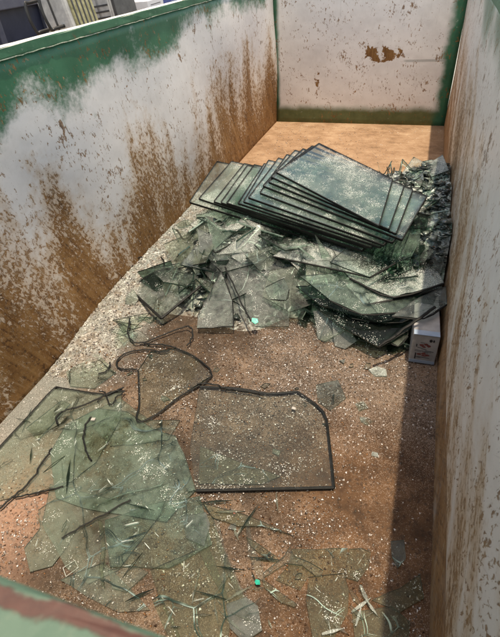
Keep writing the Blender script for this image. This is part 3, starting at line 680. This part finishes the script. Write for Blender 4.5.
# splinters scattered over the lower floor
for k in range(34):
    px0 = random.choice([(230, 580, 60, 50), (150, 560, 90, 60), (255, 540, 50, 40), (100, 470, 90, 60)])
    cx, cy = px0[0] + random.uniform(-1, 1) * px0[2], px0[1] + random.uniform(-1, 1) * px0[3]
    if cy > 600 and cx < 150: continue
    a = random.uniform(0, math.pi); l = random.uniform(5, 20); d = Vector((math.cos(a), math.sin(a))); s = Vector((-d.y, d.x)) * random.uniform(.8, 2.0)
    px = [(cx - d.x * l, cy - d.y * l), (cx + s.x, cy + s.y), (cx + d.x * l, cy + d.y * l), (cx - s.x * .6, cy - s.y * .6)]
    shard('thin loose splinter of glass lying on the lower floor sheets', px, .017 + .006 * random.random(), (random.uniform(-.08, .08), random.uniform(-.08, .08)), ['clear', 'dark', 'film'][k % 3], .004, 0, ['cut', 'cutlight'][k % 2], 'thin loose splinters on the lower floor', 'glass_splinter', 'glass splinter')

# loose pieces all over the heap
def loose(x, y, size, lab, grp, mats, tilt=.3, thin=False, up=False, lift=.012, z=None, t=.007, edges=('cut', 'cut', 'cut', 'cutlight')):
    n = hnormal(x, y); n = (n + Vector((random.gauss(0, tilt), random.gauss(0, tilt), 0))).normalized()
    if up: n = Vector((random.gauss(0, 1), random.gauss(0, .6), random.uniform(.1, .5))).normalized()
    t1 = n.cross(Vector((random.uniform(-1, 1), random.uniform(-1, 1), .1))).normalized(); t2 = n.cross(t1)
    k = random.choice((3, 4, 4, 5)); a0 = random.uniform(0, 6.28); pts = []
    for i in range(k):
        a = a0 + (i + random.uniform(-.28, .28)) * 2 * math.pi / k; r = size * random.uniform(.6, 1.15)
        pts.append(t1 * math.cos(a) * r + t2 * math.sin(a) * r * (.22 if thin else .75))
    zz = (max(0, float(hh(x, y))) if z is None else z) + lift + (size * .35 if up else 0)
    o = link('glass_shard', slab_mesh('glass_shard', rough_loop(pts, .0025), n, t), [M[random.choice(mats)], M[random.choice(edges)]])
    o.location = (min(max(x, size * .8), W - size * .8), y, zz)
    return tag(o, lab, 'glass shard', grp)
def spots(n, fn):
    k = 0
    while k < n:
        a = fn()
        if a: yield a; k += 1
for x, y in spots(80, lambda: (lambda x, y: (x, y) if hh(x, y) > .03 else None)(random.uniform(.3, 1.25), random.uniform(-4.0, -3.15))):
    loose(x, y, random.uniform(.08, .22), 'grey broken glass shard on the left front slope of the heap', 'loose shards on the left front slope', ('grey', 'film', 'sheet', 'grey', 'dark', 'sheet', 'grey'), .4, lift=.03, t=.009)
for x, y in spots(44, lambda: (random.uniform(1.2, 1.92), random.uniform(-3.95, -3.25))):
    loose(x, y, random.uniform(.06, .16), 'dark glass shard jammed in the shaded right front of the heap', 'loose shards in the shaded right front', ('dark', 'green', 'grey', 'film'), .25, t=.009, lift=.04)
for x, y in spots(26, lambda: (random.uniform(.55, 1.85), random.uniform(-3.6, -3.2))):
    loose(x, y, random.uniform(.10, .23), 'frosted shard sticking out just below the front edge of the stack', 'loose shards below the stack edge', ('white', 'sheet', 'green', 'grey'), .22, lift=.06, t=.009)
for x, y in spots(34, lambda: (random.uniform(1.55, 1.93), random.uniform(-3.3, -1.95))):
    loose(x, y, random.uniform(.05, .13), 'loose shard on the ridge along the right wall', 'loose shards along the right wall', ('white', 'grey', 'sheet', 'white'), .5, lift=.03, edges=('cutlight', 'cut'))
for x, y in spots(24, lambda: (random.uniform(1.0, 1.75), random.uniform(-2.35, -1.85))):
    loose(x, y, random.uniform(.06, .12), 'upright sliver in the fringe behind the top pane', 'slivers sticking up behind the stack', ('sheet', 'white', 'clear'), .5, True, True, .02)
for x, y in spots(28, lambda: (lambda x, y: (x, y))(random.uniform(.08, .5), random.uniform(-4.3, -2.5))):
    loose(x, y, random.uniform(.05, .13), 'dusty shard lying in the pale grit along the left wall', 'shards in the grit along the left wall', ('film', 'sheet', 'film', 'clear'), .12, lift=.012, t=.006, edges=('cut', 'cutlight'))
for x, y in spots(22, lambda: (random.uniform(.3, 1.7), random.uniform(-5.3, -4.1))):
    loose(x, y, random.uniform(.012, .035), 'small flat fragment of glass among the crumbs on the floor', 'small fragments among the floor crumbs', ('clear', 'film', 'grey'), .06, lift=.009)

# single small marks of colour and pale chips
def chip(name, label, cat, px, py, r, mat, z=.008, k=5, tilt=.1):
    p = at(px, py, z); n = Vector((random.gauss(0, tilt), random.gauss(0, tilt), 1)).normalized(); t1 = n.cross(Vector((0, 1, 0))).normalized(); t2 = n.cross(t1)
    a0 = random.uniform(0, 6); pts = [(t1 * math.cos(a0 + 6.283 * i / k) + t2 * math.sin(a0 + 6.283 * i / k) * .8) * r * random.uniform(.7, 1.2) for i in range(k)]
    o = link(name, slab_mesh(name, pts, n, .006), [M[mat], M[mat]]); o.location = p; return tag(o, label, cat)
chip('glass_chip', 'glass chip at the front edge of the heap, painted with a teal refraction', 'glass chip', 255, 321, .024, 'teal', .09, 5, .3)
chip('glass_chip', 'small glass chip on the red brown floor, painted with a green refraction', 'glass chip', 257, 582, .012, 'teal', .03, 5, .3)
chip('red_scrap', 'tiny red scrap on the floor below the large clear pane', 'scrap', 234, 513, .006, 'red', .014)
chip('glass_chip', 'pale frosted chip in the middle of the pink crumbs', 'glass chip', 362, 405, .042, 'white', .012, 4)
chip('glass_chip', 'pale frosted chip nearest the white carton', 'glass chip', 379, 371, .045, 'white', .012, 5)
chip('glass_chip', 'small pale chip inside the large clear pane outline', 'glass chip', 294, 408, .013, 'chip', .024, 4)
chip('glass_chip', 'pale blurred chip just below the middle frosted one', 'glass chip', 365, 420, .032, 'white', .009, 5)
chip('glass_chip', 'small pale chip nearest the shadow strip on the orange floor', 'glass chip', 375, 454, .022, 'white', .009, 4)
chip('glass_chip', 'small square white chip on the sheet by the left wall', 'glass chip', 93, 419, .013, 'chip', .02, 4)

# loose black sealing strips
def strip(label, px, z=.012, r=.0055, lifts=None):
    pts = [at(x, y, z + (lifts[i] if lifts else 0)) for i, (x, y) in enumerate(px)]; c = sum(pts, Vector()) / len(pts)
    bm = bmesh.new(); q = [p - c for p in curve_pts(pts, 5)]
    q = [p + Vector((random.gauss(0, .0022), random.gauss(0, .0022), 0)) for p in q]
    tube(bm, q, r, 6, .8)
    o = link('sealing_strip', mesh_of(bm, 'sealing_strip'), M['seal']); o.location = c
    return tag(o, label, 'sealing strip', 'loose black sealing strips')
strip('black strip with an upturned end and a hairpin loop left of centre', [(130, 318), (128, 331), (132, 341), (145, 342), (165, 334), (184, 327), (190, 327), (193, 336), (187, 346)],   .02, .0046, [.03, .02, .01, 0, 0, .01, .02, .01, 0])
strip('black strip curling like a C above the irregular glass piece', [(170, 351), (160, 352), (150, 350), (129, 352), (119, 358), (117, 366), (123, 369), (137, 369)], .016, .0048)
strip('second strip lying alongside the C shaped curl', [(176, 348), (165, 345), (150, 344), (140, 342)], .02, .005)
strip('short bent black scrap of strip by the pale grit', [(110, 362), (108, 370), (98, 374)], .014, .0045)
strip('long dark strip running across the top of the wide greenish sheet', [(124, 387), (108, 394), (83, 405), (66, 410), (57, 416), (57, 424)], .026, .0045)
strip('small knotted loop of black strip at the end of the greenish sheet', [(100, 391), (106, 394), (108, 402), (112, 404), (118, 396), (124, 391), (112, 392), (103, 396), (97, 402)], .028, .0038)
strip('grey bowed strip on the sheet below the knot', [(91, 417), (85, 427), (83, 438), (86, 450), (91, 461)], .022, .0042)
strip('hooked strip end sticking up beside the grey four sided pane', [(142, 257), (136, 259), (132, 266), (135, 272), (141, 277)], .05, .0055, [.06, .05, .04, .02, .03])
strip('small upright prong of strip above the grey four sided pane', [(161, 257), (164, 263), (163, 270)], .085, .0045)
strip('long slanting strip over the grey shards to the teal chip', [(225, 267), (232, 282), (240, 300), (251, 321)], .115, .0045, [.07, .05, .02, 0])
strip('dark diagonal pane edge hanging out of the heap above the white carton', [(378, 346), (392, 338), (404, 329), (420, 318), (436, 307)], .17, .008, [-.02, .01, .04, .07, .10])  # the dark edge of a pane, built as a strip
strip('black strip joining the irregular piece to the large clear pane', [(197, 384), (212, 384), (228, 389), (246, 391), (264, 395)], .026, .0046)
strip('long dark line of strip at the lower left of the greenish sheet', [(52, 448), (40, 466), (28, 484), (12, 497), (0, 508)], .018, .0045)
strip('thin straight strip across the lower left corner sheets', [(13, 498), (30, 494), (48, 490), (63, 487)], .02, .0035)
strip('thin strip along the join of the two dull green sheets', [(62, 538), (86, 524), (108, 512), (131, 500)], .02, .0032)

# ------------------------------------------------------------------ white printed carton against the right wall
cw, cd, ch = .126, .36, .185
ca = thing('printed_carton', 'white printed carton wedged between the heap and the right wall', 'carton', (1.862, -4.028, .006), None, (R(-2), 0, R(2)))
bm = bmesh.new(); box(bm, 0, cw, 0, cd, 0, ch, .003); link('carton_body', mesh_of(bm, 'carton_body'), M['card'], ca)
bm = bmesh.new(); box(bm, .002, cw - .002, -.003, .035, ch + .001, ch + .0035); link('lid_flap', mesh_of(bm, 'lid_flap'), M['cardblue'], ca)
bm = bmesh.new(); box(bm, .001, cw - .001, -.0022, -.0008, .004, .022); link('blue_band', mesh_of(bm, 'blue_band'), M['cardblue'], ca)
def blot(bm, cx, cz, rx, rz, n=12, rag=.25, y=-.0016):
    r = [bm.verts.new((cx + rx * math.cos(6.283 * i / n) * (1 + random.uniform(-rag, rag)), y, cz + rz * math.sin(6.283 * i / n) * (1 + random.uniform(-rag, rag)))) for i in range(n)]; bm.faces.new(r)
bm = bmesh.new()
for cx, cz, rx, rz in ((.048, .122, .012, .008), (.068, .128, .010, .007), (.082, .120, .009, .008), (.060, .112, .010, .005), (.044, .062, .011, .007), (.064, .068, .010, .009), (.084, .060, .010, .007), (.066, .054, .012, .004)): blot(bm, cx, cz, rx, rz)
link('printed_picture', mesh_of(bm, 'printed_picture'), M['inkred'], ca)
bm = bmesh.new()
blot(bm, .087, .155, .0075, .0095, 14, .05, -.0018); blot(bm, .101, .155, .004, .0095, 8, .1, -.0018)                       # the round dark emblem
for x0, x1, z0, z1 in ((.02, .06, .086, .0885), (.068, .11, .087, .090), (.02, .05, .080, .082), (.058, .10, .0815, .0835), (.024, .03, .03, .07), (.03, .05, .104, .107), (.05, .075, .098, .101), (.036, .096, .043, .046), (.03, .055, .040, .0425), (.04, .062, .138, .1405), (.066, .086, .0765, .079), (.022, .027, .11, .128)):
    q = [bm.verts.new(p) for p in ((x0, -.0018, z0), (x1, -.0018, z0 - .003), (x1, -.0018, z1 - .003), (x0, -.0018, z1))]; bm.faces.new(q)
link('printed_lettering', mesh_of(bm, 'printed_lettering'), M['ink'], ca)

# ------------------------------------------------------------------ beyond the left wall
ns = thing('steel_skip', 'dark navy steel skip standing beyond the left wall', 'skip', (-3.5, -1.0, -.22))
def npart(nm, d, m, b=.01):
    o = box_part(nm, d, m, ns, b); o.location = -ns.location; return o
npart('side_wall', (-2.68, -2.62, -3.5, 3.2, -.1, 1.50), M['navy'], 0); npart('side_wall', (-4.4, -4.34, -3.5, 3.2, -.1, 1.50), M['navy'], 0)
npart('end_wall', (-4.339, -2.681, -3.5, -3.44, -.1, 1.49), M['navy'], 0); npart('end_wall', (-4.339, -2.681, 3.14, 3.2, -.1, 1.49), M['navy'], 0)
npart('floor_plate', (-4.4, -2.62, -3.5, 3.2, -.16, -.101), M['navy'], 0)
for k in range(8): npart('rib', (-2.619, -2.55, -3.0 + k * .78, -2.92 + k * .78, -.09, 1.415), M['navy_rib'])
npart('top_rail', (-2.71, -2.53, -3.5, 3.2, 1.418, 1.512), M['navy_rib']); npart('top_rail', (-4.43, -4.30, -3.5, 3.2, 1.502, 1.56), M['navy_rib'])
for yy in (-2.5, 2.2): npart('skid', (-4.0, -3.0, yy, yy + .3, -.22, -.161), M['navy'], 0)

cr = thing('timber_crate', 'big timber crate outside the left wall carrying grey boxes', 'crate', (-1.5, -.9, -.22))
for k in range(6):
    for sx in (-.42, .40): box_part('plank', (sx, sx + .02, -1.5, 1.6, .02 + k * .21, .21 + k * .21), M['wood'], cr, .003)
for sy in (-1.48, 0.0, 1.56): box_part('batten', (-.44, .44, sy, sy + .04, 0, 1.27), M['wood'], cr, .003)
box_part('lid', (-.46, .46, -1.52, 1.62, 1.272, 1.30), M['wood'], cr, .003)

def loop_handle(parent, p0, p1, out, up, r=.009):
    a, b = Vector(p0), Vector(p1); o = Vector(out); u = Vector(up)
    bm = bmesh.new(); tube(bm, curve_pts([a, a + o * .8 + u * .2, a + o + u * .5, (a + b) / 2 + o * 1.05 + u, b + o + u * .5, b + o * .8 + u * .2, b], 5), r, 8)
    link('handle_loop', mesh_of(bm, 'handle_loop', True), M['black'], parent)
b1 = thing('grey_box', 'pale grey box with two black handle loops on the crate beyond the wall', 'box', (-1.42, -1.62, 1.08), None, (R(3), R(-7), R(-6)))
box_part('body', (-.17, .15, -.19, .15, 0, .62), M['grey_box'], b1, .03)
box_part('front_rib', (-.03, -.012, -.197, -.188, .03, .60), M['grey_dark'], b1)
box_part('side_board', (.152, .172, -.15, .14, .01, .60), M['yellow'], b1, .004)
for k in range(5): box_part('slat', (.173, .178, -.13 + k * .055, -.115 + k * .055, .02, .59), M['grey_dark'], b1)
loop_handle(b1, (-.13, -.189, .46), (-.13, -.189, .24), (-.03, -.12, 0), (0, -.03, 0), .014); loop_handle(b1, (.05, -.189, .48), (.05, -.189, .24), (-.03, -.12, 0), (0, -.03, 0), .014)
b2 = thing('grey_box', 'light grey housing with dark sides standing right of the looped box', 'box', (-1.40, -.98, 1.08), None, (R(2), R(-5), R(-4)))
box_part('body', (-.15, .15, -.20, .17, 0, .60), M['grey_box'], b2, .012)
box_part('front_panel', (-.13, -.02, -.214, -.2005, .05, .58), M['grey_box'], b2, .005); box_part('front_panel', (.01, .13, -.214, -.2005, .05, .58), M['grey_box'], b2, .005)
box_part('side_panel', (.152, .185, -.19, .16, .01, .60), M['grey_dark'], b2, .006)
for k in range(3): box_part('vent', (-.12, .12, -.2165, -.2145, .22 + k * .05, .235 + k * .05), M['grey_dark'], b2)
b3 = thing('white_box', 'white cardboard box with grey print beyond the left wall', 'box', (-1.42, -.40, 1.08), None, (0, 0, R(8)))
box_part('body', (-.18, .18, -.26, .24, 0, .30), M['paper'], b3, .004)
for k in range(4):
    box_part('printed_line', (.1802, .1815, -.18 + .02 * (k % 2), .14 - .03 * k, .255 - .028 * k, .262 - .028 * k), M['grey_dark'], b3)
b4 = thing('plastic_crate', 'blue plastic crate next to the white cardboard box', 'crate', (-1.42, .30, 1.08), None, (0, 0, R(-3)))
for d in ((-.2, .2, -.3, .3, 0, .02), (-.2, -.18, -.3, .3, .021, .29), (.18, .2, -.3, .3, .021, .29), (-.179, .179, -.3, -.28, .021, .29), (-.179, .179, .28, .3, .021, .29)):
    box_part('panel', d, M['blue'], b4, .004)
box_part('rim', (-.215, .215, -.315, .315, .291, .31), M['blue'], b4, .006)

# ------------------------------------------------------------------ light
w = bpy.data.worlds.new('World'); S.world = w; w.use_nodes = True
nt = w.node_tree; bg = nt.nodes['Background']
sky = nt.nodes.new('ShaderNodeTexSky'); sky.sky_type = 'NISHITA'; sky.sun_disc = False
sdir = Vector((.090, -.045, 1)).normalized()                     # towards the sun
el = math.asin(sdir.z); az = math.atan2(sdir.x, sdir.y)
sky.sun_elevation = el; sky.sun_rotation = az; sky.dust_density = 2.0; sky.air_density = 1.0
nt.links.new(sky.outputs[0], bg.inputs[0]); bg.inputs[1].default_value = .15
sl = bpy.data.lights.new('sun', 'SUN'); sl.energy = 2.4; sl.angle = R(.8); sl.color = (1, .985, .96)
so = bpy.data.objects.new('sun', sl); C.objects.link(so); so.rotation_euler = sdir.to_track_quat('Z', 'Y').to_euler(); so.location = (4, -4, 12)

S.view_settings.view_transform = 'Standard'; S.view_settings.look = 'None'; S.view_settings.exposure = 1.0; S.view_settings.gamma = 1
S.view_settings.use_curve_mapping = False
S.view_settings.use_white_balance = True; S.view_settings.white_balance_temperature = 8800; S.view_settings.white_balance_tint = 10
S.render.engine = 'CYCLES'
cy = S.cycles; cy.max_bounces = 8; cy.diffuse_bounces = 4; cy.glossy_bounces = 3; cy.transmission_bounces = 4; cy.transparent_max_bounces = 64
cy.caustics_reflective = False; cy.caustics_refractive = False; cy.use_denoising = True; cy.sample_clamp_indirect = 6
